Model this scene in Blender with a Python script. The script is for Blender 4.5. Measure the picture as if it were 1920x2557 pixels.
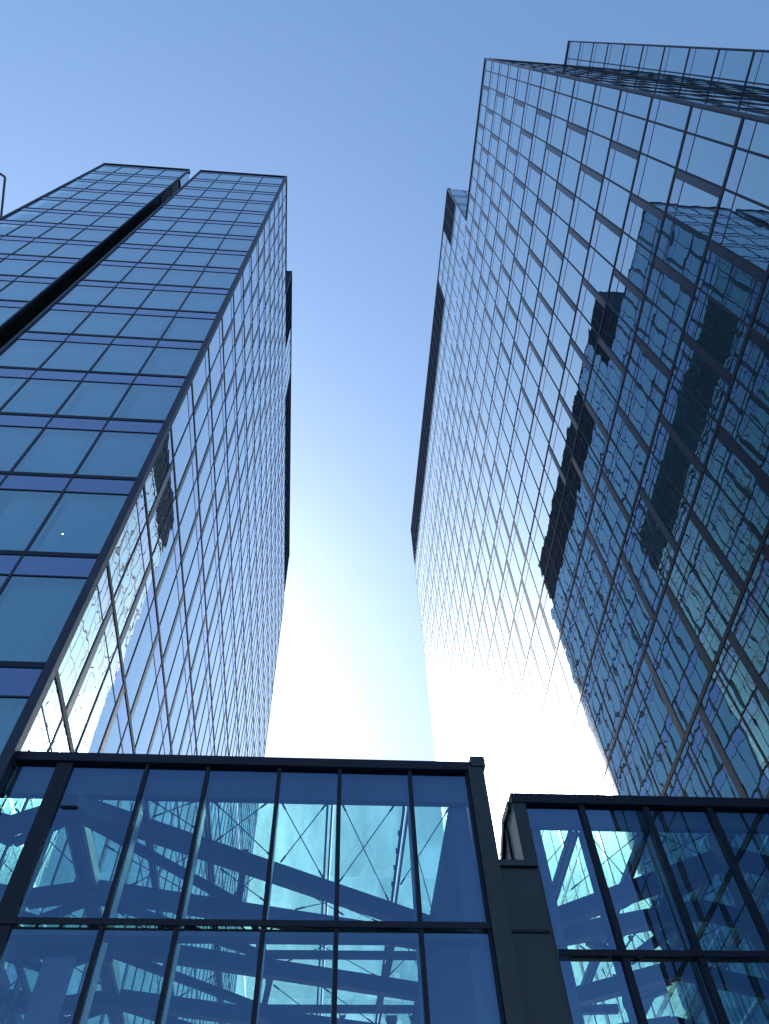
import bpy, math, random
from mathutils import Vector, Matrix
R = math.radians
random.seed(7)
for o in list(bpy.data.objects): bpy.data.objects.remove(o)
sc = bpy.context.scene
col = sc.collection
EYE = 1.6
# ---------------------------------------------------------------- camera
cam_d = bpy.data.cameras.new('camera')
cam_d.sensor_fit = 'HORIZONTAL'; cam_d.sensor_width = 36.0; cam_d.lens = 1938.77 / 1920 * 36
cam_d.clip_start = 0.05; cam_d.clip_end = 20000
cam = bpy.data.objects.new('camera', cam_d); col.objects.link(cam); sc.camera = cam
Mc = ((0.99694137, 0.0446435, 0.06414723), (-0.07171185, 0.84885093, 0.52374565), (-0.03106959, -0.52674382, 0.84945608))
cam.matrix_world = Matrix(((Mc[0][0], -Mc[0][1], -Mc[0][2], 0), (Mc[1][0], -Mc[1][1], -Mc[1][2], 0),
                           (Mc[2][0], -Mc[2][1], -Mc[2][2], EYE), (0, 0, 0, 1)))
# ---------------------------------------------------------------- sky and sun
SUN = Vector((-0.337, 0.737, 0.590)).normalized()
EL = math.asin(SUN.z); AZ = math.atan2(SUN.x, SUN.y)
w = bpy.data.worlds.new('World'); sc.world = w; w.use_nodes = True
nt = w.node_tree; nt.nodes.clear()
sky = nt.nodes.new('ShaderNodeTexSky'); sky.sky_type = 'NISHITA'; sky.sun_disc = False
sky.sun_elevation = EL; sky.sun_rotation = AZ
sky.air_density = 1.8; sky.dust_density = 2.0; sky.ozone_density = 7.0
bg = nt.nodes.new('ShaderNodeBackground'); bg.inputs[1].default_value = 0.12
wo = nt.nodes.new('ShaderNodeOutputWorld')
tint = nt.nodes.new('ShaderNodeMix'); tint.data_type = 'RGBA'; tint.blend_type = 'MULTIPLY'; tint.inputs[0].default_value = 1.0
tint.inputs[7].default_value = (0.99, 1.0, 1.0, 1)      # cool white balance of the daylight
nt.links.new(sky.outputs[0], tint.inputs[6]); nt.links.new(tint.outputs[2], bg.inputs[0]); nt.links.new(bg.outputs[0], wo.inputs[0])
sl = bpy.data.lights.new('sun', 'SUN'); sl.energy = 4.0; sl.angle = R(0.53); sl.color = (1.0, 0.97, 0.93)
so = bpy.data.objects.new('sun', sl); col.objects.link(so)
so.rotation_euler = (-SUN).to_track_quat('-Z', 'Y').to_euler(); so.location = (0, 0, 120)
sc.view_settings.view_transform = 'Standard'; sc.view_settings.look = 'None'
sc.view_settings.exposure = 0.9; sc.view_settings.gamma = 1.0
cy = sc.cycles
cy.max_bounces = 14; cy.glossy_bounces = 7; cy.transparent_max_bounces = 24; cy.transmission_bounces = 6; cy.diffuse_bounces = 3
cy.caustics_reflective = True; cy.use_denoising = True
cy.sample_clamp_indirect = 6.0
try: cy.denoiser = 'OPENIMAGEDENOISE'
except Exception: pass

# ---------------------------------------------------------------- helpers
def link(o, parent):
    col.objects.link(o)
    if parent is not None: o.parent = parent
    return o

class MB:
    def __init__(s): s.v = []; s.f = []; s.mi = []
    def poly(s, pts, m=0):
        b = len(s.v); s.v += [tuple(p) for p in pts]; s.f.append(tuple(range(b, b + len(pts)))); s.mi.append(m); return s
    def hexa(s, c, m=0):            # 8 corners: bottom loop 0-3, top loop 4-7
        b = len(s.v); s.v += [tuple(p) for p in c]
        for q in ((3, 2, 1, 0), (4, 5, 6, 7), (0, 1, 5, 4), (1, 2, 6, 5), (2, 3, 7, 6), (3, 0, 4, 7)):
            s.f.append(tuple(b + i for i in q)); s.mi.append(m)
        return s
    def box(s, x0, x1, y0, y1, z0, z1, m=0):
        return s.hexa([(x0, y0, z0), (x1, y0, z0), (x1, y1, z0), (x0, y1, z0), (x0, y0, z1), (x1, y0, z1), (x1, y1, z1), (x0, y1, z1)], m)
    def bar(s, a, b, wd, dp, m=0, up=(0, 0, 1)):   # box beam from a to b, wd across, dp downwards from the line
        a = Vector(a); b = Vector(b); d = (b - a).normalized(); up = Vector(up)
        r = d.cross(up)
        if r.length < 1e-4: r = Vector((1, 0, 0))
        r.normalize(); r *= wd / 2; u = r.cross(d).normalized() * dp
        return s.hexa([a - r - u, a + r - u, b + r - u, b - r - u, a - r, a + r, b + r, b - r], m)
    def tube(s, a, b, rad, n=6, m=0):
        a = Vector(a); b = Vector(b); d = (b - a).normalized()
        r = d.orthogonal().normalized(); t = d.cross(r); base = len(s.v)
        for p in (a, b):
            for i in range(n):
                an = 2 * math.pi * i / n; s.v.append(tuple(p + rad * (math.cos(an) * r + math.sin(an) * t)))
        for i in range(n):
            j = (i + 1) % n; s.f.append((base + i, base + j, base + n + j, base + n + i)); s.mi.append(m)
        s.f.append(tuple(base + i for i in range(n))[::-1]); s.mi.append(m)
        s.f.append(tuple(base + n + i for i in range(n))); s.mi.append(m)
        return s
    def build(s, name, mats, parent=None, kind=None):
        if not s.v: return None
        if not isinstance(mats, (list, tuple)): mats = [mats]
        xs, ys, zs = zip(*s.v)
        c = Vector(((min(xs) + max(xs)) / 2, (min(ys) + max(ys)) / 2, (min(zs) + max(zs)) / 2))
        me = bpy.data.meshes.new(name)
        me.from_pydata([(x - c.x, y - c.y, z - c.z) for x, y, z in s.v], [], s.f)
        for m in mats: me.materials.append(m)
        if len(mats) > 1: me.polygons.foreach_set('material_index', s.mi)
        me.update()
        o = bpy.data.objects.new(name, me); link(o, parent)
        pl = Vector((0, 0, 0)); p = parent
        while p is not None: pl += p.location; p = p.parent
        o.location = c - pl
        if kind: o['kind'] = kind
        return o

def thing(name, label, cat, loc, group=None):
    o = bpy.data.objects.new(name, None); o.empty_display_size = 0.5; link(o, None); o.location = loc
    o['label'] = label; o['category'] = cat
    if group: o['group'] = group
    return o

def project(p):                     # size on the picture, only used to rank which repeats show largest
    d = (p[0], p[1], p[2] - EYE)
    c = [Mc[0][i] * d[0] + Mc[1][i] * d[1] + Mc[2][i] * d[2] for i in range(3)]
    if c[2] <= 0.05: return None
    return 960 + 1938.77 * c[0] / c[2], 1278.5 + 1938.77 * c[1] / c[2]

def shown(corners):
    q = [project(p) for p in corners]
    if any(p is None for p in q): return 0.0
    q = [(min(max(a, 0), 1920), min(max(b, 0), 2557)) for a, b in q]
    return abs(sum(q[i][0] * q[(i + 1) % 4][1] - q[(i + 1) % 4][0] * q[i][1] for i in range(4))) / 2

def place_repeats(name, items, mats, parent, cap=100):
    """items: (outline, function adding the shape to a mesh). The cap largest are parts of their own, the rest one part."""
    items = sorted(items, key=lambda it: -shown(it[0]))
    for it in items[:cap]:
        b = MB(); it[1](b); b.build(name, mats, parent)
    if len(items) > cap:
        b = MB()
        for it in items[cap:]: it[1](b)
        b.build(name, mats, parent, kind='stuff')

# ---------------------------------------------------------------- materials
def new_mat(name):
    m = bpy.data.materials.new(name); m.use_nodes = True; t = m.node_tree; t.nodes.clear()
    o = t.nodes.new('ShaderNodeOutputMaterial'); return m, t, o
def N(t, kind, **kw):
    n = t.nodes.new(kind)
    for k, v in kw.items(): setattr(n, k, v)
    return n
def val(n, i, v): n.inputs[i].default_value = v

def pane_coords(t):
    """position of the shading point, shifted by a number of its own for every pane"""
    geo = N(t, 'ShaderNodeNewGeometry'); oi = N(t, 'ShaderNodeObjectInfo')
    add = N(t, 'ShaderNodeMath', operation='ADD'); t.links.new(geo.outputs['Random Per Island'], add.inputs[0]); t.links.new(oi.outputs['Random'], add.inputs[1])
    mul = N(t, 'ShaderNodeMath', operation='MULTIPLY'); t.links.new(add.outputs[0], mul.inputs[0]); val(mul, 1, 70.0)
    va = N(t, 'ShaderNodeVectorMath', operation='ADD'); t.links.new(geo.outputs['Position'], va.inputs[0]); t.links.new(mul.outputs[0], va.inputs[1])
    return va.outputs[0], add.outputs[0]

def warp(t, wave, crd):
    n1 = N(t, 'ShaderNodeTexNoise'); val(n1, 'Scale', 0.9); val(n1, 'Detail', 1.0); t.links.new(crd, n1.inputs['Vector'])
    n2 = N(t, 'ShaderNodeTexNoise'); mp = N(t, 'ShaderNodeMapping'); val(mp, 'Scale', (1.0, 1.0, 0.45)); t.links.new(crd, mp.inputs['Vector']); val(n2, 'Scale', 4.5); val(n2, 'Detail', 0.5); t.links.new(mp.outputs[0], n2.inputs['Vector'])
    k = N(t, 'ShaderNodeMath', operation='MULTIPLY'); t.links.new(n2.outputs[0], k.inputs[0]); val(k, 1, 0.13)
    s = N(t, 'ShaderNodeMath', operation='ADD'); t.links.new(n1.outputs[0], s.inputs[0]); t.links.new(k.outputs[0], s.inputs[1])
    b = N(t, 'ShaderNodeBump'); val(b, 'Strength', 1.0); val(b, 'Distance', wave); t.links.new(s.outputs[0], b.inputs['Height'])
    return b.outputs[0]

def glass(name, under, tint, ior, wave=0.012, clear=False, sheen=0.03, sheen_rough=0.3, power=2.0):
    """coated facade glass: mirror of the surroundings over a dark tinted inside (or over a see-through tint)"""
    m, t, out = new_mat(name)
    crd, rnd = pane_coords(t); nrm = warp(t, wave, crd)
    # Schlick reflectance, the same from both sides of the pane
    f0 = ((ior - 1) / (ior + 1)) ** 2
    geo = N(t, 'ShaderNodeNewGeometry'); dt = N(t, 'ShaderNodeVectorMath', operation='DOT_PRODUCT')
    t.links.new(geo.outputs['Incoming'], dt.inputs[0]); t.links.new(geo.outputs['Normal'], dt.inputs[1])
    ab = N(t, 'ShaderNodeMath', operation='ABSOLUTE'); t.links.new(dt.outputs['Value'], ab.inputs[0])
    om = N(t, 'ShaderNodeMath', operation='SUBTRACT'); val(om, 0, 1.0); t.links.new(ab.outputs[0], om.inputs[1])
    pw = N(t, 'ShaderNodeMath', operation='POWER'); t.links.new(om.outputs[0], pw.inputs[0]); val(pw, 1, power)
    fa = N(t, 'ShaderNodeMath', operation='MULTIPLY_ADD', use_clamp=True); t.links.new(pw.outputs[0], fa.inputs[0]); val(fa, 1, 1 - f0); val(fa, 2, f0)
    gl = N(t, 'ShaderNodeBsdfGlossy'); pv = N(t, 'ShaderNodeMix', data_type='RGBA'); pv.inputs[6].default_value = (*[c * 0.93 for c in tint], 1); pv.inputs[7].default_value = (*tint, 1)
    fc = N(t, 'ShaderNodeMath', operation='FRACT'); t.links.new(rnd, fc.inputs[0]); t.links.new(fc.outputs[0], pv.inputs[0]); gz = N(t, 'ShaderNodeMix', data_type='RGBA'); gz.inputs[7].default_value = (0.97, 0.99, 1.0, 1); t.links.new(pw.outputs[0], gz.inputs[0])
    t.links.new(pv.outputs[2], gz.inputs[6]); t.links.new(gz.outputs[2], gl.inputs['Color']); val(gl, 'Roughness', 0.0); t.links.new(nrm, gl.inputs['Normal'])
    gs = N(t, 'ShaderNodeBsdfGlossy'); val(gs, 'Color', (1, 1, 1, 1)); val(gs, 'Roughness', sheen_rough)
    gm = N(t, 'ShaderNodeMixShader'); val(gm, 0, sheen); t.links.new(gl.outputs[0], gm.inputs[1]); t.links.new(gs.outputs[0], gm.inputs[2])
    if clear:
        un = N(t, 'ShaderNodeBsdfTransparent'); uo = un.outputs[0]
        st = N(t, 'ShaderNodeMapping'); val(st, 'Scale', (1.6, 0.35, 0.35)); t.links.new(crd, st.inputs['Vector'])
        sn = N(t, 'ShaderNodeTexNoise'); val(sn, 'Scale', 1.3); val(sn, 'Detail', 4.0); val(sn, 'Distortion', 0.6); t.links.new(st.outputs[0], sn.inputs['Vector'])
        sr = N(t, 'ShaderNodeValToRGB'); sr.color_ramp.elements[0].position = 0.35; sr.color_ramp.elements[1].position = 0.7
        sr.color_ramp.elements[0].color = (*[c * 0.84 for c in under], 1); sr.color_ramp.elements[1].color = (*[min(1, c * 1.06) for c in under], 1)
        t.links.new(sn.outputs[0], sr.inputs[0]); t.links.new(sr.outputs[0], un.inputs['Color'])
    else:
        un = N(t, 'ShaderNodeBsdfDiffuse')
        nz = N(t, 'ShaderNodeTexNoise'); val(nz, 'Scale', 0.35); t.links.new(crd, nz.inputs['Vector'])
        rp = N(t, 'ShaderNodeValToRGB'); rp.color_ramp.elements[0].position = 0.3; rp.color_ramp.elements[1].position = 0.75
        rp.color_ramp.elements[0].color = (*[c * 0.5 for c in under], 1); rp.color_ramp.elements[1].color = (*[c * 1.6 for c in under], 1)
        t.links.new(nz.outputs[0], rp.inputs[0]); t.links.new(rp.outputs[0], un.inputs['Color']); uo = un.outputs[0]
    mx = N(t, 'ShaderNodeMixShader'); t.links.new(fa.outputs[0], mx.inputs[0]); t.links.new(uo, mx.inputs[1]); t.links.new(gm.outputs[0], mx.inputs[2])
    t.links.new(mx.outputs[0], out.inputs[0]); return m

def metal(name, c, rough=0.35, metallic=0.0, spec=0.5, grain=0.06):
    m, t, out = new_mat(name)
    p = N(t, 'ShaderNodeBsdfPrincipled'); val(p, 'Roughness', rough); val(p, 'Metallic', metallic); val(p, 'Specular IOR Level', spec)
    crd = N(t, 'ShaderNodeNewGeometry'); nz = N(t, 'ShaderNodeTexNoise'); val(nz, 'Scale', 1.7); val(nz, 'Detail', 5.0)
    t.links.new(crd.outputs['Position'], nz.inputs['Vector'])
    rp = N(t, 'ShaderNodeValToRGB'); rp.color_ramp.elements[0].position = 0.3; rp.color_ramp.elements[1].position = 0.7
    rp.color_ramp.elements[0].color = (*[x * (1 - grain * 3) for x in c], 1); rp.color_ramp.elements[1].color = (*[x * (1 + grain * 3) for x in c], 1)
    t.links.new(nz.outputs[0], rp.inputs[0]); t.links.new(rp.outputs[0], p.inputs['Base Color'])
    t.links.new(p.outputs[0], out.inputs[0]); return m

M_VISION = glass('side_vision_glass', (0.010, 0.030, 0.045), (0.50, 0.86, 1.0), 3.1, 0.0024)
M_SPAN = glass('side_spandrel_glass', (0.020, 0.026, 0.075), (0.52, 0.80, 1.0), 3.1, 0.0022)
M_FRONT = glass('front_vision_glass', (0.42, 0.72, 0.80), (0.50, 0.84, 1.0), 3.6, 0.002, clear=True)
M_FSPAN = glass('front_spandrel_glass', (0.022, 0.030, 0.105), (0.46, 0.62, 1.0), 3.4, 0.002)
M_PAV = glass('pavilion_front_glass', (0.72, 0.93, 0.93), (0.32, 0.56, 1.0), 2.5, 0.0015, clear=True)
M_ROOFG = glass('pavilion_roof_glass', (0.72, 0.97, 0.92), (0.7, 0.95, 1.0), 1.5, 0.001, clear=True)
M_FRAME = metal('dark_blue_frame_metal', (0.013, 0.018, 0.038), 0.5, spec=0.2)
M_TRIM = metal('grey_blue_trim_metal', (0.022, 0.030, 0.066), 0.45, 0.0, spec=0.3)
M_VENT = metal('grey_vent_metal', (0.012, 0.017, 0.040), 0.28, 0.1, spec=0.3)
M_LOUV = metal('louvre_metal', (0.030, 0.048, 0.085), 0.7, 0.0, spec=0.0)
M_LINE = metal('pale_joint_metal', (0.12, 0.14, 0.18), 0.45, 0.5)
M_BODY = metal('dark_core', (0.010, 0.013, 0.018), 0.8)
M_SLOT = metal('black_slot_cladding', (0.010, 0.014, 0.016), 0.35)
M_ROOF = metal('roof_membrane', (0.12, 0.12, 0.12), 0.9)
M_STEEL = metal('painted_interior_steel', (0.045, 0.055, 0.085), 0.45)
M_PALE = metal('pale_sunlit_steel', (0.72, 0.78, 0.70), 0.35, 0.3)  # pale tone stands in for sunlight reflected onto the steel from the right tower
M_CLAD = metal('charcoal_cladding', (0.012, 0.022, 0.034), 0.4)
M_PLASTER = metal('inner_wall_paint', (0.10, 0.12, 0.20), 0.7)
def curtain_mat():
    m, t, out = new_mat('sheer_curtain')
    d = N(t, 'ShaderNodeBsdfDiffuse'); val(d, 'Color', (0.45, 0.56, 0.68, 1)); tr = N(t, 'ShaderNodeBsdfTranslucent'); val(tr, 'Color', (0.3, 0.36, 0.4, 1))
    a = N(t, 'ShaderNodeMixShader'); val(a, 0, 0.25); t.links.new(d.outputs[0], a.inputs[1]); t.links.new(tr.outputs[0], a.inputs[2])
    t.links.new(a.outputs[0], out.inputs[0]); return m
M_CURT = curtain_mat()
def paving_mat():
    m, t, out = new_mat('granite_paving')
    p = N(t, 'ShaderNodeBsdfPrincipled'); val(p, 'Roughness', 0.8); g = N(t, 'ShaderNodeNewGeometry')
    b = N(t, 'ShaderNodeTexBrick'); val(b, 'Scale', 1.2); val(b, 'Color1', (0.22, 0.22, 0.22, 1)); val(b, 'Color2', (0.27, 0.26, 0.25, 1)); val(b, 'Mortar', (0.08, 0.08, 0.08, 1)); val(b, 'Mortar Size', 0.01)
    t.links.new(g.outputs['Position'], b.inputs['Vector']); t.links.new(b.outputs[0], p.inputs['Base Color']); t.links.new(p.outputs[0], out.inputs[0]); return m

# ---------------------------------------------------------------- ground
g = MB().poly([(-4000, -4000, 0), (4000, -4000, 0), (4000, 4000, 0), (-4000, 4000, 0)]).build('plaza_ground', paving_mat()); g['kind'] = 'structure'

# ---------------------------------------------------------------- towers
FLOOR = 3.5; PH = 10.851 + EYE; ROOF = 67.109 + EYE; BAY = 1.274
LEVELS = [PH + FLOOR * j for j in range(-3, 16)]        # top of each slab band
SP = 0.72                                               # spandrel height under each band

class Tower:
    def __init__(s, root): s.root = root; s.win = []; s.span = []; s.vent = []; s.curt = []
    def facade(s, P0, u, n, edges, z0, z1, vis=0, vent=None, curtains=False, top_glass=True, mull=0.06, recess=0.0, vis_recess=0.035):
        """edges: positions of the uprights along u; n: outward; panes sit behind the face by recess"""
        def pt(a, b, z): return (P0[0] + u[0] * a + n[0] * b, P0[1] + u[1] * a + n[1] * b, z)
        def bx(mb, a0, a1, b0, b1, za, zb, m=0):
            # keep winding outward
            c = [pt(a0, b1, za), pt(a1, b1, za), pt(a1, b0, za), pt(a0, b0, za), pt(a0, b1, zb), pt(a1, b1, zb), pt(a1, b0, zb), pt(a0, b0, zb)]
            if u[0] * n[1] - u[1] * n[0] > 0: c = [c[i] for i in (1, 0, 3, 2, 5, 4, 7, 6)]
            mb.hexa(c, m)
        lv = [z for z in LEVELS if z0 + 0.3 < z < z1 - 0.3]
        tops = lv + [z1]; A0, A1 = edges[0], edges[-1]
        for z in lv:
            mb = MB(); bx(mb, A0, A1, -0.05, 0.022, z - 0.075, z + 0.075); mb.build('slab_band', M_FRAME, s.root)
        for i, a in enumerate(edges):
            mb = MB(); bx(mb, a - mull / 2, a + mull / 2, -0.05, 0.016, z0, z1); mb.build('mullion', M_TRIM if curtains else M_FRAME, s.root)
        zb = z0
        for zt in tops:
            zl = zb + (0.07 if zb != z0 else 0); zh = zt - (0.07 if zt != z1 else 0)
            zs = zh - SP
            j = round((zt - PH) / FLOOR)
            for k in range(len(edges) - 1):
                a0 = edges[k] + mull / 2; a1 = edges[k + 1] - mull / 2
                if a1 - a0 < 0.02: continue
                ti = [random.uniform(-1, 1) * 0.0007 for _ in range(4)]
                def pane(mb, a0=a0, a1=a1, za=zl, zb_=zs - 0.02, ti=ti, clear=curtains, off=0.0):
                    if clear:
                        q = [pt(a0, off - 0.012, za), pt(a1, off - 0.012, za), pt(a1, off - 0.012, zb_), pt(a0, off - 0.012, zb_)]
                        if u[0] * n[1] - u[1] * n[0] > 0: q = q[::-1]
                        mb.poly(q, vis)
                    else:
                        ac = (a0 + a1) / 2; zc = (za + zb_) / 2
                        def off_(a, z): return ti[0] * (a - ac) * 1.2 + ti[1] * (z - zc)
                        c = []
                        for z in (za, zb_):
                            c += [pt(a0, off_(a0, z), z), pt(a1, off_(a1, z), z), pt(a1, off_(a1, z) - 0.03, z), pt(a0, off_(a0, z) - 0.03, z)]
                        if u[0] * n[1] - u[1] * n[0] > 0: c = [c[i] for i in (1, 0, 3, 2, 5, 4, 7, 6)]
                        mb.hexa(c, vis)
                s.win.append(([pt(a0, 0, zl), pt(a1, 0, zl), pt(a1, 0, zs), pt(a0, 0, zs)], pane))
                def sp(mb, a0=a0, a1=a1, za=zs + 0.02, zb_=zh):
                    bx(mb, a0, a1, -0.03, 0.004, za, zb_, 0); bx(mb, a0, a1, -0.03, 0.010, za - 0.03, za, 1)
                s.span.append(([pt(a0, 0, zs), pt(a1, 0, zs), pt(a1, 0, zh), pt(a0, 0, zh)], sp))
                if curtains:
                    sag = random.choice((0, 0, 0, 0.06, 0.12, 0.2)) * (a1 - a0); side = random.random() < 0.35
                    c0, c1 = (a0 + sag, a1) if side else (a0, a1 - sag); ph = random.uniform(0, 6); am = random.uniform(0.022, 0.05); fr_ = random.uniform(22, 34)
                    def cu(mb, c0=c0, c1=c1, za=zl, zb_=zs, ph=ph, am=am, fr_=fr_):
                        n_ = 30; base = len(mb.v)
                        for i in range(n_ + 1):
                            a = c0 + (c1 - c0) * i / n_; d = -0.24 + am * math.sin(fr_ * a + ph + 1.3 * math.sin(2.1 * a))
                            mb.v += [pt(a, d * 1.0, za - 0.05), pt(a, d * 0.97, zb_ + 0.35)]
                        for i in range(n_):
                            b = base + 2 * i; mb.f.append((b, b + 2, b + 3, b + 1)); mb.mi.append(0)
                    s.curt.append(([pt(a0, 0, zl), pt(a1, 0, zl), pt(a1, 0, zs), pt(a0, 0, zs)], cu))
                if vent and vent(k, j):
                    def ve(mb, a=edges[k], za=zl - 0.0, zb_=zh):
                        bx(mb, a + mull / 2 + 0.002, a + 0.25, 0.0, 0.012, za, zb_)
                    s.vent.append(([pt(edges[k], 0, zl), pt(edges[k] + .25, 0, zl), pt(edges[k] + .25, 0, zh), pt(edges[k], 0, zh)], ve))
            zb = zt
    def finish(s, mats):
        place_repeats('window', s.win, mats, s.root)
        place_repeats('spandrel_panel', s.span, [M_FSPAN if mats[0] is M_FRONT else M_SPAN, M_TRIM], s.root)
        if s.vent: place_repeats('vent_panel', s.vent, M_VENT, s.root)
        if s.curt: place_repeats('curtain', s.curt, M_CURT, s.root)

def louvres(root, P0, u, n, edges, z0, z1):
    """dark louvred screen: a panel per bay with slats, pale joints between"""
    for k in range(len(edges) - 1):
        mb = MB(); a0, a1 = edges[k] + 0.02, edges[k + 1] - 0.02
        def pt(a, b, z): return (P0[0] + u[0] * a + n[0] * b, P0[1] + u[1] * a + n[1] * b, z)
        def bx(a0, a1, b0, b1, za, zb, m=0):
            c = [pt(a0, b1, za), pt(a1, b1, za), pt(a1, b0, za), pt(a0, b0, za), pt(a0, b1, zb), pt(a1, b1, zb), pt(a1, b0, zb), pt(a0, b0, zb)]
            if u[0] * n[1] - u[1] * n[0] > 0: c = [c[i] for i in (1, 0, 3, 2, 5, 4, 7, 6)]
            mb.hexa(c, m)
        bx(a0, a1, -0.05, 0.0, z0, z1)
        z = z0 + 0.1
        while z < z1 - 0.1: bx(a0, a1, 0.0, 0.035, z, z + 0.06); z += 0.2
        bx(a0 - 0.018, a0, -0.02, 0.06, z0, z1, 1)
        mb.build('louvre_panel', [M_LOUV, M_LINE], root)

def block(root, x0, x1, y0, y1, z0, z1, name='wall_core', mat=None):
    MB().box(x0, x1, y0, y1, z0, z1).build(name, mat or M_BODY, root)
    return MB().box(x0 + 0.02, x1 - 0.02, y0 + 0.02, y1 - 0.02, z1 + 0.004, z1 + 0.06).build('roof', M_ROOF, root)

# ---- left tower
XL, YF, XS0 = -5.02, 10.345, -5.166
lt = thing('glass_tower', 'dark blue glass tower on the left with curtained windows and a black vertical slot', 'tower', (-12, 31, 0), 'twin glass towers')
T = Tower(lt)
YE = 53.2; YTL = 19.656
INS = 0.75
block(lt, -19.2, -12.76, YF + INS, YE, 0, ROOF - 0.1)
block(lt, -12.76, -11.80, 12.3, YE, 0, ROOF - 4.6, 'slot_wall', M_SLOT)
block(lt, -11.80, XL - 0.04, YF + INS, YE, 0, ROOF - 0.1)
block(lt, -12.4, XL - 0.05, YTL + 0.1, 52.2, ROOF + 0.1, 75.60)
block(lt, -19.2, -12.76, 30, 50, ROOF + 0.1, 73)
fe = [-XS0, 6.80, 8.42, 10.07, 11.76]
T.facade((0, YF), (-1, 0), (0, -1), fe, 0.1, ROOF - 0.15, curtains=True)
T.facade((0, YF), (-1, 0), (0, -1), [12.74, 14.41, 16.08, 17.71, 19.22], 0.1, ROOF - 0.15, curtains=True)
# slot lining: glass top return, then blank dark panels
for i, z in enumerate(LEVELS[3:]):
    MB().box(-12.745, -12.72, YF + 0.05, 12.3, z - 3.3, z - 0.05).build('slot_panel', M_SLOT, lt)
    MB().box(-12.75, -12.70, YF + 0.05, 12.28, z - 0.05, z + 0.03).build('slot_joint', M_TRIM, lt)
    MB().box(-12.60, -11.95, 12.24, 12.3, z - 2.4, z - 0.5).build('slot_hatch', M_CLAD, lt)
MB().box(-12.76, -12.72, YF + 0.03, 14.0, ROOF - 4.4, ROOF - 0.15).build('slot_glass', M_SPAN, lt)
MB().box(-11.84, -11.80, YF + 0.03, 14.0, 0, ROOF - 0.15).build('slot_lining', M_SLOT, lt)
# corner posts, copings
MB().box(XS0, XL + 0.03, YF - 0.06, YF + 0.14, 0, ROOF - 0.12).build('corner_post', M_TRIM, lt)
MB().box(-19.34, -19.22, YF - 0.06, YF + 0.14, 0, ROOF - 0.12).build('corner_post', M_TRIM, lt)
MB().box(-12.74, -12.66, YF - 0.06, YF + 0.10, 0, ROOF - 0.12).build('corner_post', M_TRIM, lt)
MB().box(-11.84, -11.74, YF - 0.06, YF + 0.10, 0, ROOF - 0.12).build('corner_post', M_TRIM, lt)
MB().box(-11.86, XL + 0.05, YF - 0.08, YF + 0.3, ROOF - 0.12, ROOF).build('coping', M_FRAME, lt)
MB().box(-19.36, -12.64, YF - 0.08, YF + 0.3, ROOF - 0.12, ROOF).build('coping', M_FRAME, lt)
MB().box(XL - 0.2, XL + 0.05, YF + 0.3, YTL, ROOF - 0.12, ROOF).build('coping', M_FRAME, lt)
oS = 11.577
se = [YF + 0.15] + [oS + BAY * k for k in range(0, 33)]
se = [e for e in se if e < YE - 0.2] + [YE]
def vent_left(k, j):
    kk = k - 1
    if kk < 0 or kk in (10, 11, 12, 13): return False
    return (j + kk) % 2 == 1
T.facade((XL, 0), (0, 1), (1, 0), se, 0.1, ROOF - 0.12, vis=1, vent=vent_left)
# raised rear section: louvres, a glazed gap, louvres
te = [YTL + (52.2 - YTL) / 26 * i for i in range(27)]
louvres(lt, (XL, 0), (0, 1), (1, 0), te[:5], ROOF + 0.02, 75.56)
T.facade((XL, 0), (0, 1), (1, 0), te[4:9], ROOF + 0.02, 75.56, vis=1)
louvres(lt, (XL, 0), (0, 1), (1, 0), te[8:], ROOF + 0.02, 75.56)
MB().box(-12.4, XL, YTL + 0.0, YTL + 0.08, ROOF + 0.02, 75.5).build('louvre_panel', M_LOUV, lt)
MB().box(-12.45, XL + 0.06, YTL - 0.06, 52.25, 75.61, 75.70).build('coping', M_TRIM, lt)
T.finish([M_FRONT, M_VISION])
for o in lt.children:
    pass

# ---- right tower
XR, YR = 9.727, 1.106
rt = thing('glass_tower', 'taller glass tower on the right, mirroring the left tower in its bright facade', 'tower', (18, 27, 0), 'twin glass towers')
T = Tower(rt)
YER = 53.2; YTR = 12.66
block(rt, XR + 0.04, 30, YR + 0.05, YER, 0, ROOF - 0.1)
block(rt, 15.84, 30, -0.45, YR + 0.04, 0, ROOF - 0.1)
block(rt, XR + 0.05, 24, YTR + 0.06, 53.1, ROOF + 0.1, 83.5)
oR = 2.812
re_ = [YR + 0.04, 1.83] + [oR + BAY * k for k in range(0, 40)]
re_ = [e for e in re_ if e < YER - 0.3] + [YER]
def vent_right(k, j):
    kk = k - 2
    if kk < 0 or kk in (11, 12, 13, 14): return False
    return (j + kk) % 2 == 0
T.facade((XR, 0), (0, 1), (-1, 0), re_, 0.1, ROOF - 0.28, vis=0, vent=vent_right)
# set back wing and the return wall between
T.facade((15.8, 0), (0, 1), (-1, 0), [-0.44, 0.64, 1.07], 0.1, ROOF - 0.28, vis=0)
T.facade((0, YR), (1, 0), (0, -1), [XR + 0.12, 10.9, 12.1, 13.3, 14.5, 15.72], 0.1, ROOF - 0.28, vis=0)
MB().box(XR - 0.06, XR + 0.10, YR - 0.06, YR + 0.02, 0, ROOF - 0.28).build('corner_post', M_TRIM, rt)
MB().box(15.75, 15.88, -0.50, -0.45, 0, ROOF - 0.28).build('corner_post', M_TRIM, rt)
MB().box(XR - 0.07, XR + 0.3, YR - 0.06, YTR - 0.02, ROOF - 0.28, ROOF).build('coping', M_TRIM, rt)
MB().box(XR + 0.3, 15.73, YR - 0.06, YR + 0.2, ROOF - 0.28, ROOF).build('coping', M_TRIM, rt)
MB().box(15.73, 16.1, -0.50, YR + 0.2, ROOF - 0.28, ROOF).build('coping', M_TRIM, rt)
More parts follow.
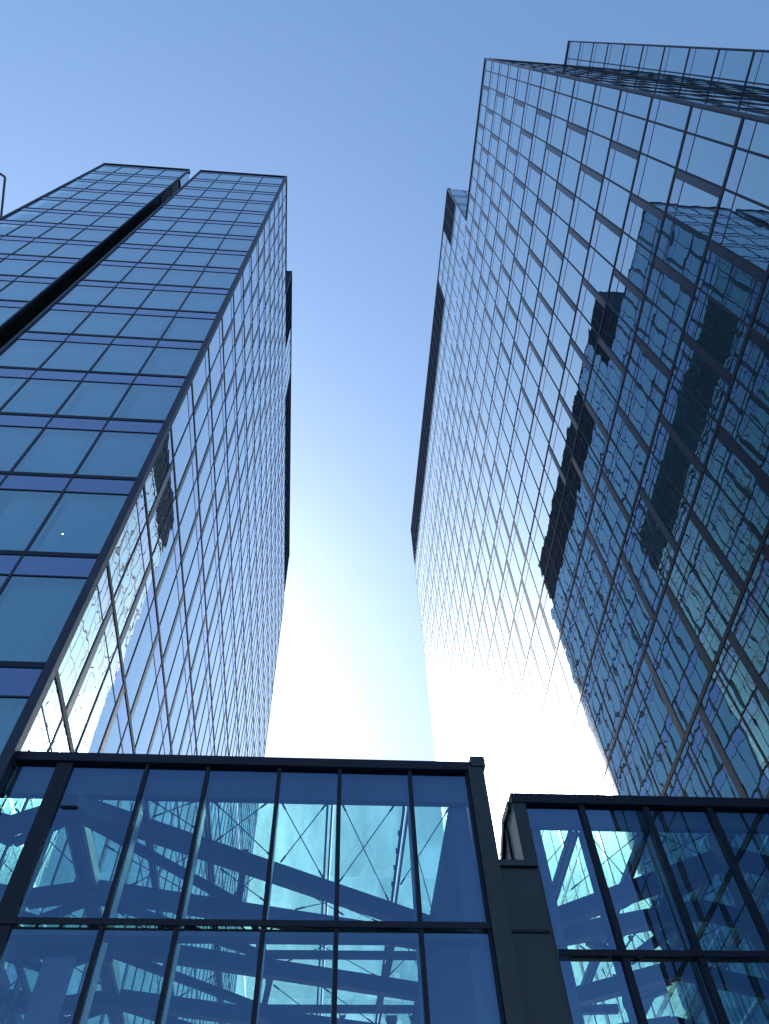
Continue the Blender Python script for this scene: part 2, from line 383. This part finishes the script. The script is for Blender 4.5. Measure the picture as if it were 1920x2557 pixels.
# raised rear section
te = [YTR + BAY * i for i in range(32)]
te = [e for e in te if e < 52.6] + [53.15]
ZL = 76.35; ZT = 83.55
levels_up = [ROOF + 3.4, ROOF + 6.9]
LEVELS += [ROOF + 3.64, ROOF + 7.14]
T.facade((XR, 0), (0, 1), (-1, 0), te[:4], ROOF - 0.26, ZL - 0.05, vis=0)
louvres(rt, (XR, 0), (0, 1), (-1, 0), te[:4], ZL, ZT)
LEVELS += [ZL + 3.6]
T.facade((XR, 0), (0, 1), (-1, 0), te[3:8], ROOF - 0.26, ZT, vis=0)
LEVELS.pop()
T.facade((XR, 0), (0, 1), (-1, 0), te[7:], ROOF - 0.26, ZL - 0.05, vis=0)
louvres(rt, (XR, 0), (0, 1), (-1, 0), te[7:], ZL, ZT)
LEVELS += [ZL + 3.6]
T.facade((0, YTR), (1, 0), (0, -1), [XR + 0.1, 11.3, 12.9, 14.5, 16.1, 17.7], ROOF + 0.02, ZT, vis=0)
MB().box(XR - 0.06, XR + 0.10, YTR - 0.07, YTR - 0.01, ROOF, ZT).build('corner_post', M_LINE, rt)
MB().box(XR - 0.06, XR + 0.3, YTR - 0.07, 53.15, ZT, ZT + 0.1).build('coping', M_TRIM, rt)
T.finish([M_VISION])

# ---------------------------------------------------------------- pavilions between the towers
def pane_grid(root, y, edges, zs, mat=None):
    for k in range(len(edges) - 1):
        for i in range(len(zs) - 1):
            MB().poly([(edges[k], y, zs[i]), (edges[k + 1], y, zs[i]), (edges[k + 1], y, zs[i + 1]), (edges[k], y, zs[i + 1])]).build('front_pane', mat or M_PAV, root)

ZR = 8.3 + EYE; ZTOP = 8.97 + EYE; ZTR = 6.13 + EYE
YP = 10.55
p1 = thing('glass_pavilion', 'low glass pavilion with a see-through roof of crossed beams, left of the dark link wall', 'pavilion', (-1.2, YP, 0), 'glass roofed pavilions')
E1 = [-4.98, -4.20, -2.88, -1.89, -0.72, 0.28, 1.455, 2.43]
pane_grid(p1, YP, E1, [0.1, 2.0, 4.9, ZTR, ZTOP - 0.15])
for i, x in enumerate(E1):
    if i == 0: continue
    wd = 0.26 if i == 1 else 0.062
    MB().box(x - wd / 2, x + wd / 2, YP - 0.05, YP + 0.10, 0, ZTOP - 0.17).build('mullion', M_FRAME, p1)
for i, x in enumerate(E1[1:7]):
    d = 0.11 if i else 0.2
    MB().box(x - 0.035, x + 0.035, YP + 0.10 + 0.003, YP + 0.10 + d + 0.16, 0, ZR - 0.02).build('fin', (M_FRAME if i == 0 else M_PALE if i < 4 else M_STEEL), p1)  # pale fins have the reflected sunlight put into their colour
for z in (2.0, 4.9, ZTR):
    MB().box(-4.95, 2.45, YP - 0.07, YP - 0.052, z - 0.045, z + 0.045).build('transom', M_FRAME, p1)
    MB().box(-4.95, 2.2, YP + 0.006, YP + 0.19, z - 0.15, z - 0.046).build('transom_rail', M_STEEL, p1)
MB().box(-5.0, 2.50, YP - 0.09, YP + 0.24, ZTOP - 0.168, ZTOP).build('coping', M_FRAME, p1)
MB().box(-5.0, 2.44, YP + 0.12, YP + 0.24, ZR, ZTOP - 0.172).build('edge_girder', M_STEEL, p1)
MB().box(2.44, 2.70, YP - 0.12, YP + 0.34, 0, ZTOP - 0.12).build('corner_column', M_CLAD, p1)
MB().box(2.50, 2.74, YP - 0.14, YP + 0.36, ZTOP - 0.118, ZTOP + 0.08).build('corner_cap', M_CLAD, p1)
MB().box(2.503, 2.72, YP + 0.345, 20, 0, ZR + 0.35).build('side_wall', M_CLAD, p1)
MB().hexa([(2.15, YP + 0.25, 0), (2.40, YP + 0.25, 0), (2.40, 20, 0), (2.15, 20, 0), (2.15, YP + 0.25, ZR + 0.2), (2.40, YP + 0.25, ZR + 0.2), (2.40, 20, ZR + 0.2), (2.15, 20, ZR + 0.2)]).build('inner_wall', M_PLASTER, p1)
# roof glass, one pane per bay
PX = [-5.0, -3.93, -2.84, -1.86, -1.38, 0.20, 1.40, 2.2]
YB = [YP + 0.25, 12.9, 15.05, 17.1, 19.8]
for k in range(len(PX) - 1):
    for i in range(len(YB) - 1):
        MB().box(PX[k] + 0.01, PX[k + 1] - 0.01, YB[i] + 0.01, YB[i + 1] - 0.01, ZR + 0.10, ZR + 0.12).build('roof_pane', M_ROOFG, p1)
def steel(root, name, a, b, wd, dp, m=None, dz=0.0):
    return MB().bar((a[0], a[1], ZR - dz), (b[0], b[1], ZR - dz), wd, dp).build(name, m or M_STEEL, root)
# main frames falling away from a row of nodes
nodes = [(-3.90, 10.62), (-3.90, 12.88), (-3.90, 14.55), (-3.92, 16.50), (-3.93, 18.3)]
ends = [(2.30, 13.98), (2.30, 14.42), (2.30, 16.25), (2.30, 18.1), (2.3, 19.7)]
for (nx, ny), (ex, ey) in zip(nodes, ends):
    steel(p1, 'main_beam', (nx, ny + 0.10), (ex, ey + 0.10), 0.17, 0.30)
    sl_ = min((ey - ny) / (ex - nx), 0.5)
    steel(p1, 'main_beam', (nx, ny + 0.12), (-5.0, ny + 0.12 + 1.10 * sl_), 0.17, 0.30)
meet = [(-1.40, 13.45), (-1.0, 15.10), (-1.0, 17.12), (-1.0, 18.9)]
for (nx, ny), (mx, my) in zip(nodes, meet):
    steel(p1, 'diagonal_brace', (nx, ny + 0.45), (mx, my), 0.10, 0.14, dz=0.02)
    steel(p1, 'diagonal_brace', (nx, ny + 0.45), (-5.0, ny + 1.15), 0.10, 0.14, dz=0.02)
for (mx, my) in meet[1:]:
    steel(p1, 'cross_beam', (mx, my), (2.2, my), 0.09, 0.13, dz=0.02)
# counter braces from the meeting points forward
for (mx, my), (tx, ty) in (((-1.4, 13.45), (-1.25, 11.95)), ((-1.0, 15.10), (-1.18, 13.6)), ((-1.0, 17.12), (-0.82, 15.7)), ((1.42, 15.1), (1.52, 13.95)), ((1.35, 17.1), (1.46, 15.1))):
    steel(p1, 'short_strut', (mx, my), (tx, ty), 0.11, 0.12, dz=0.03)
def gusset(root, x, y, r=0.26):
    mb = MB(); n_ = 8; z0, z1 = ZR - 0.335, ZR - 0.318
    lo = [(x + r * math.cos(2 * math.pi * (i + .5) / n_), y + r * math.sin(2 * math.pi * (i + .5) / n_), z0) for i in range(n_)]
    hi = [(a, b, z1) for a, b, _ in lo]
    mb.poly(lo[::-1]); mb.poly(hi)
    for i in range(n_): mb.poly([lo[i], lo[(i + 1) % n_], hi[(i + 1) % n_], hi[i]])
    for i in range(6):
        an = 2 * math.pi * i / 6; bx_, by_ = x + r * .7 * math.cos(an), y + r * .7 * math.sin(an); mb.tube((bx_, by_, z0 - 0.02), (bx_, by_, z0 + 0.002), 0.014)
    mb.build('gusset_plate', M_STEEL, root)
for nx, ny in nodes: gusset(p1, nx, ny + 0.12)
for mx, my in meet: gusset(p1, mx, my, 0.17)
# lengthways members: a dark ridge with pale channels at its sides, then pairs of slim purlins
steel(p1, 'ridge_beam', (-3.935, YP + 0.2), (-3.935, 19.8), 0.15, 0.30, dz=0.01)
for a, b in ((11.05, 12.85), (13.3, 14.5), (15.2, 16.4), (17.1, 18.2)):
    steel(p1, 'ridge_channel', (-4.06, a), (-4.06, b), 0.085, 0.20, M_PALE)
    steel(p1, 'ridge_channel', (-3.815, a), (-3.815, b), 0.06, 0.20, M_PALE)
for x in (-2.84, -1.86, 0.14, 1.40):
    steel(p1, 'purlin', (x - 0.04, YP + 0.25), (x - 0.04, 19.8), 0.035, 0.10, dz=-0.05)
    steel(p1, 'purlin', (x + 0.035, YP + 0.25), (x + 0.035, 19.8), 0.03, 0.10, dz=-0.05)
    if x < 0: steel(p1, 'purlin_web', (x, YP + 0.25), (x, 19.8), 0.03, 0.03, M_PALE, dz=-0.05)
def rod(root, a, b, z=None, r=0.009):
    z = (ZR - 0.03) if z is None else z
    A = Vector((a[0], a[1], z)); B = Vector((b[0], b[1], z)); mb = MB().tube(A, B, r)
    d = (B - A); L = d.length; d.normalize()
    mb.tube(A + d * 0.02, A + d * 0.20, r * 1.9); mb.tube(B - d * 0.20, B - d * 0.02, r * 1.9)
    mb.build('tie_rod', M_FRAME, root)
for a, b in (((-0.65, 10.7), (0.08, 12.72)), ((0.09, 10.7), (-0.66, 12.3)), ((0.33, 10.7), (1.30, 13.40)), ((1.20, 10.7), (0.36, 12.88)),
             ((1.47, 11.2), (2.15, 13.78)), ((2.12, 10.7), (1.47, 12.9)), ((-1.75, 10.7), (-0.78, 12.2)), ((-0.85, 10.7), (-1.75, 11.75)),
             ((-2.75, 10.7), (-1.98, 11.5)), ((-1.98, 10.7), (-2.75, 11.15)), ((-3.6, 11.9), (-2.2, 13.3)), ((-2.0, 12.0), (-3.3, 13.05)),
             ((-1.7, 12.5), (-0.9, 13.5)), ((-0.9, 12.4), (-1.5, 13.3)), ((-0.6, 12.8), (0.5, 13.85)), ((0.6, 13.3), (-0.4, 13.7)), ((0.5, 13.6), (1.2, 14.1)),
             ((-2.6, 13.8), (-1.8, 15.0)), ((-1.9, 13.9), (-2.7, 14.8)), ((-3.6, 13.8), (-2.9, 14.7)), ((-0.5, 14.3), (1.3, 16.0)), ((0.9, 14.3), (-0.6, 15.5)),
             ((1.5, 14.3), (2.15, 15.8)), ((2.15, 14.5), (1.5, 15.9)), ((-1.4, 14.2), (-0.9, 15.3)), ((-0.8, 14.3), (-1.5, 15.2)),
             ((-2.7, 15.9), (-1.9, 16.8)), ((-1.9, 15.9), (-2.7, 16.8)), ((0.2, 16.4), (1.3, 17.8)), ((-0.8, 16.3), (0.1, 17.6)),
             ((-4.9, 11.0), (-4.0, 12.8)), ((-4.1, 11.1), (-4.9, 12.9)), ((-4.9, 13.3), (-4.0, 14.5)), ((-4.1, 13.3), (-4.9, 14.8)), ((-4.9, 15.3), (-4.1, 16.4))):
    rod(p1, a, b)
# slim pipe hangers beside two purlins
for x, y0, y1 in ((1.33, 11.2, 13.1), (-0.9, 12.6, 13.6), (-0.93, 14.3, 16.9)):
    mb = MB().tube((x, y0, ZR - 0.1), (x, y1, ZR - 0.1), 0.012)
    for i in range(4):
        yy = y0 + (y1 - y0) * (i + 0.4) / 4; mb.box(x - 0.03, x + 0.03, yy - 0.012, yy + 0.012, ZR - 0.12, ZR - 0.03)
    mb.build('conduit', M_STEEL, p1)
MB().box(-3.62, -3.20, YP + 0.32, YP + 0.36, 0.2, ZTR - 0.28).build('perforated_panel', M_PLASTER, p1)

# link wall between the two pavilions
lw = thing('link_wall', 'dark clad wall section filling the gap between the two glass pavilions', 'wall', (3.0, 11, 0))
MB().box(2.74, 3.30, YP + 0.08, YP + 0.30, 0, 7.12 + EYE).build('cladding', M_CLAD, lw)
MB().box(2.742, 3.32, YP + 0.03, YP + 0.36, 7.122 + EYE, 7.22 + EYE).build('coping', M_CLAD, lw)
for z in (2.2, 4.9, ZTR):
    MB().box(2.745, 3.30, YP + 0.06, YP + 0.078, z - 0.02, z + 0.02).build('joint_strip', M_FRAME, lw)

# right pavilion
Y2 = 11.35; Z2 = 8.5 + EYE; K2 = 1.0145
p2 = thing('glass_pavilion', 'low glass pavilion at the foot of the right tower, below the sun glare', 'pavilion', (6.3, Y2, 0), 'glass roofed pavilions')
E2 = [3.55, 4.56, 5.72, 6.88, 8.05, 9.25, 9.70]
pane_grid(p2, Y2, E2, [0.1, 2.0, 4.9, 6.2 + EYE, ZTOP - 0.15])
for i, x in enumerate(E2[1:-1]):
    MB().box(x - 0.05, x + 0.05, Y2 - 0.06, Y2 + 0.10, 0, ZTOP - 0.17).build('mullion', M_FRAME, p2)
    MB().box(x - 0.05, x + 0.05, Y2 + 0.103, Y2 + 0.36, 0, Z2 - 0.02).build('fin', M_STEEL, p2)
for z in (2.0, 4.9, 6.2 + EYE):
    MB().box(3.57, 9.70, Y2 - 0.08, Y2 - 0.062, z - 0.045, z + 0.045).build('transom', M_FRAME, p2)
MB().box(3.32, 9.70, Y2 - 0.09, Y2 + 0.24, ZTOP - 0.168, ZTOP + 0.02).build('coping', M_FRAME, p2)
MB().box(3.56, 9.70, Y2 + 0.12, Y2 + 0.24, Z2 - 0.02, ZTOP - 0.172).build('edge_girder', M_STEEL, p2)
MB().box(3.33, 3.56, Y2 - 0.07, Y2 + 0.12, 0, ZTOP - 0.17).build('corner_column', M_CLAD, p2)
MB().poly([(3.34, Y2 + 0.12, 0), (3.34, 12.75, 0), (3.34, 12.75, 8.5 + EYE), (3.34, 12.0, ZTOP - 0.1), (3.34, Y2 + 0.12, ZTOP - 0.17)]).build('side_panel', M_CLAD, p2)
MB().box(3.31, 3.38, Y2 + 0.60, Y2 + 0.66, 0, ZTOP - 0.2).build('mullion', M_FRAME, p2)
MB().bar((3.34, Y2 + 0.12, ZTOP), (3.34, 12.0, ZTOP + 0.05), 0.10, 0.14).bar((3.34, 12.0, ZTOP + 0.05), (3.34, 12.85, 8.5 + EYE), 0.10, 0.14).build('side_coping', M_CLAD, p2)
MB().hexa([(3.60, Y2 + 0.25, 0), (3.82, Y2 + 0.25, 0), (5.35, 16.9, 0), (5.1, 16.9, 0), (3.60, Y2 + 0.25, Z2 + 0.08), (3.82, Y2 + 0.25, Z2 + 0.08), (5.35, 16.9, Z2 + 0.08), (5.1, 16.9, Z2 + 0.08)]).build('inner_wall', M_PLASTER, p2)
def q(x, y): return (x * K2 * 1.01, y * K2 * 1.01)
ZS = ZR; ZR = Z2
RX = [3.62, 4.56, 5.72, 6.88, 8.05, 9.70]; RY = [Y2 + 0.25, 13.2, 15.3, 17.4, 19.8]
for k in range(len(RX) - 1):
    for i in range(len(RY) - 1):
        MB().box(RX[k] + 0.01, RX[k + 1] - 0.01, RY[i] + 0.01, RY[i + 1] - 0.01, ZR + 0.10, ZR + 0.12).build('roof_pane', M_ROOFG, p2)
n2 = [(7.1, 11.65), (7.1, 13.25), (7.2, 15.3), (7.72, 17.5)]
e2 = [(4.2, 13.75), (4.6, 14.15), (5.3, 16.4), (5.6, 18.2)]
for a, b in zip(n2, e2):
    A = q(*a); B = q(*b); steel(p2, 'main_beam', (A[0], A[1] + 0.1), (B[0], B[1] + 0.1), 0.2, 0.32)
    steel(p2, 'main_beam', (A[0], A[1] + 0.1), (9.70, A[1] + 0.9), 0.2, 0.32)
for a, b in (((7.1, 12.0), (6.35, 13.3)), ((6.3, 13.9), (6.9, 14.9)), ((7.0, 13.6), (6.2, 15.2)), ((4.9, 15.05), (9.4, 15.05)), ((5.2, 14.5), (6.0, 15.1)),
             ((5.6, 17.1), (6.4, 17.05)), ((6.4, 16.6), (7.2, 15.9)), ((6.3, 15.9), (6.6, 17.0)), ((5.3, 13.3), (5.75, 14.3)), ((7.2, 16.2), (6.5, 16.9)), ((7.7, 15.2), (8.6, 17.2))):
    steel(p2, 'diagonal_brace', q(*a), q(*b), 0.13, 0.15, dz=0.02)
for x in (4.42, 5.70, 7.2, 8.4):
    steel(p2, 'purlin', (x - 0.05, Y2 + 0.25), (x - 0.05, 19.8), 0.05, 0.12, dz=-0.05)
    steel(p2, 'purlin', (x + 0.05, Y2 + 0.25), (x + 0.05, 19.8), 0.05, 0.12, dz=-0.05)
for a, b in (((3.8, 11.6), (4.4, 13.5)), ((4.4, 11.6), (3.95, 12.9)), ((4.65, 11.6), (5.65, 12.9)), ((5.6, 11.6), (4.7, 13.3)), ((5.9, 11.6), (6.9, 12.2)), ((6.8, 11.6), (5.9, 12.5)),
             ((5.9, 13.2), (6.5, 14.0)), ((6.5, 13.1), (5.8, 13.9)), ((4.7, 14.6), (5.4, 15.3)), ((5.6, 14.5), (4.8, 15.3)), ((5.9, 14.3), (6.6, 15.1)), ((6.5, 14.2), (5.8, 15.2)), ((7.3, 12.2), (8.3, 13.4)), ((8.3, 12.2), (7.3, 13.4)),
             ((5.9, 16.0), (6.5, 17.2)), ((6.4, 16.0), (5.8, 17.2)), ((7.3, 14.0), (8.3, 15.2)), ((8.3, 14.0), (7.3, 15.2))):
    rod(p2, a, b)
for x, y0, y1 in ((6.15, 13.3, 15.1), (6.0, 16.0, 17.3)):
    mb = MB().tube((x + 0.25, y0, ZR - 0.1), (x, y1, ZR - 0.1), 0.02)
    for i in range(3):
        f_ = (i + 0.5) / 3; yy = y0 + (y1 - y0) * f_; xx = x + 0.25 * (1 - f_); mb.box(xx - 0.04, xx + 0.04, yy - 0.015, yy + 0.015, ZR - 0.13, ZR - 0.03)
    mb.build('conduit', M_STEEL, p2)
ZR = ZS

# small floodlights hanging from the last visible cross beam
def floodlight(x, y, z, s, label):
    r = thing('floodlight', label, 'floodlight', (x, y, z), 'floodlights under the pavilion roof')
    MB().box(x - 0.10 * s, x + 0.10 * s, y - 0.05, y + 0.07, z - 0.20 * s, z - 0.05).build('housing', M_FRAME, r)
    MB().box(x - 0.085 * s, x + 0.085 * s, y - 0.058, y - 0.05, z - 0.185 * s, z - 0.065).build('lens', M_LINE, r)
    mb = MB()
    for k in (-1, 1): mb.box(x + k * 0.118 * s - 0.008, x + k * 0.118 * s + 0.008, y - 0.02, y + 0.02, z - 0.14 * s, z + 0.02)
    mb.box(x - 0.118 * s, x + 0.118 * s, y - 0.02, y + 0.02, z + 0.021, z + 0.04); mb.build('bracket', M_FRAME, r)
    return r
floodlight(1.62, 17.1, ZR - 0.18, 1.0, 'square floodlight with a U bracket, largest of the lamps on the cross beam')
floodlight(0.62, 17.1, ZR - 0.18, 0.5, 'small dark lamp on the cross beam, left of the square floodlight')
floodlight(2.05, 17.1, ZR - 0.18, 0.5, 'small dark lamp on the cross beam, right of the square floodlight')
# one lit ceiling spot behind a curtain in the left tower
m, t, out = new_mat('lit_lamp'); em = N(t, 'ShaderNodeEmission'); val(em, 'Color', (1.0, 0.82, 0.55, 1)); val(em, 'Strength', 9.0); t.links.new(em.outputs[0], out.inputs[0])
sp = thing('ceiling_spotlight', 'tiny lit warm spotlight behind a window of the left tower', 'spotlight', (-6.29, YF + 0.12, 15.33 + EYE))
MB().tube((-6.29, YF + 0.10, 15.33 + EYE), (-6.29, YF + 0.105, 15.33 + EYE), 0.020, 12).build('bulb', m, sp)
MB().tube((-6.29, YF + 0.108, 15.33 + EYE), (-6.29, YF + 0.17, 15.33 + EYE), 0.040, 12).build('can', M_FRAME, sp)

# neighbouring building, only its louvred roof corner shows at the left edge
nb = thing('office_block', 'pale framed office block whose louvred roof corner peeks in at the left edge', 'building', (-38, 20, 0))
ZN = 67.5 + EYE
MB().box(-48, -29.6, 12.4, 32, 0, ZN - 3).build('wall', M_TRIM, nb)
mb = MB()
for i in range(26): mb.box(-40, -28.7, 12.2 + i * 0.22, 12.32 + i * 0.22, ZN - 1.6, ZN - 1.2)
mb.build('louvre_screen', M_CLAD, nb)
MB().bar((-28.4, 11.2, ZN), (-27.3, 11.9, ZN), 0.14, 0.16).bar((-27.3, 11.9, ZN), (-28.6, 16.5, ZN), 0.14, 0.16).bar((-28.6, 16.5, ZN), (-30, 24, ZN), 0.14, 0.16).build('roof_frame', M_LINE, nb)
MB().box(-40, -27.9, 10.7, 11.1, ZN - 0.3, ZN + 0.1).build('roof_bracket', M_TRIM, nb)
MB().box(-40, -28.1, 14.0, 14.5, ZN - 0.4, ZN - 0.31).build('roof_bracket', M_TRIM, nb)
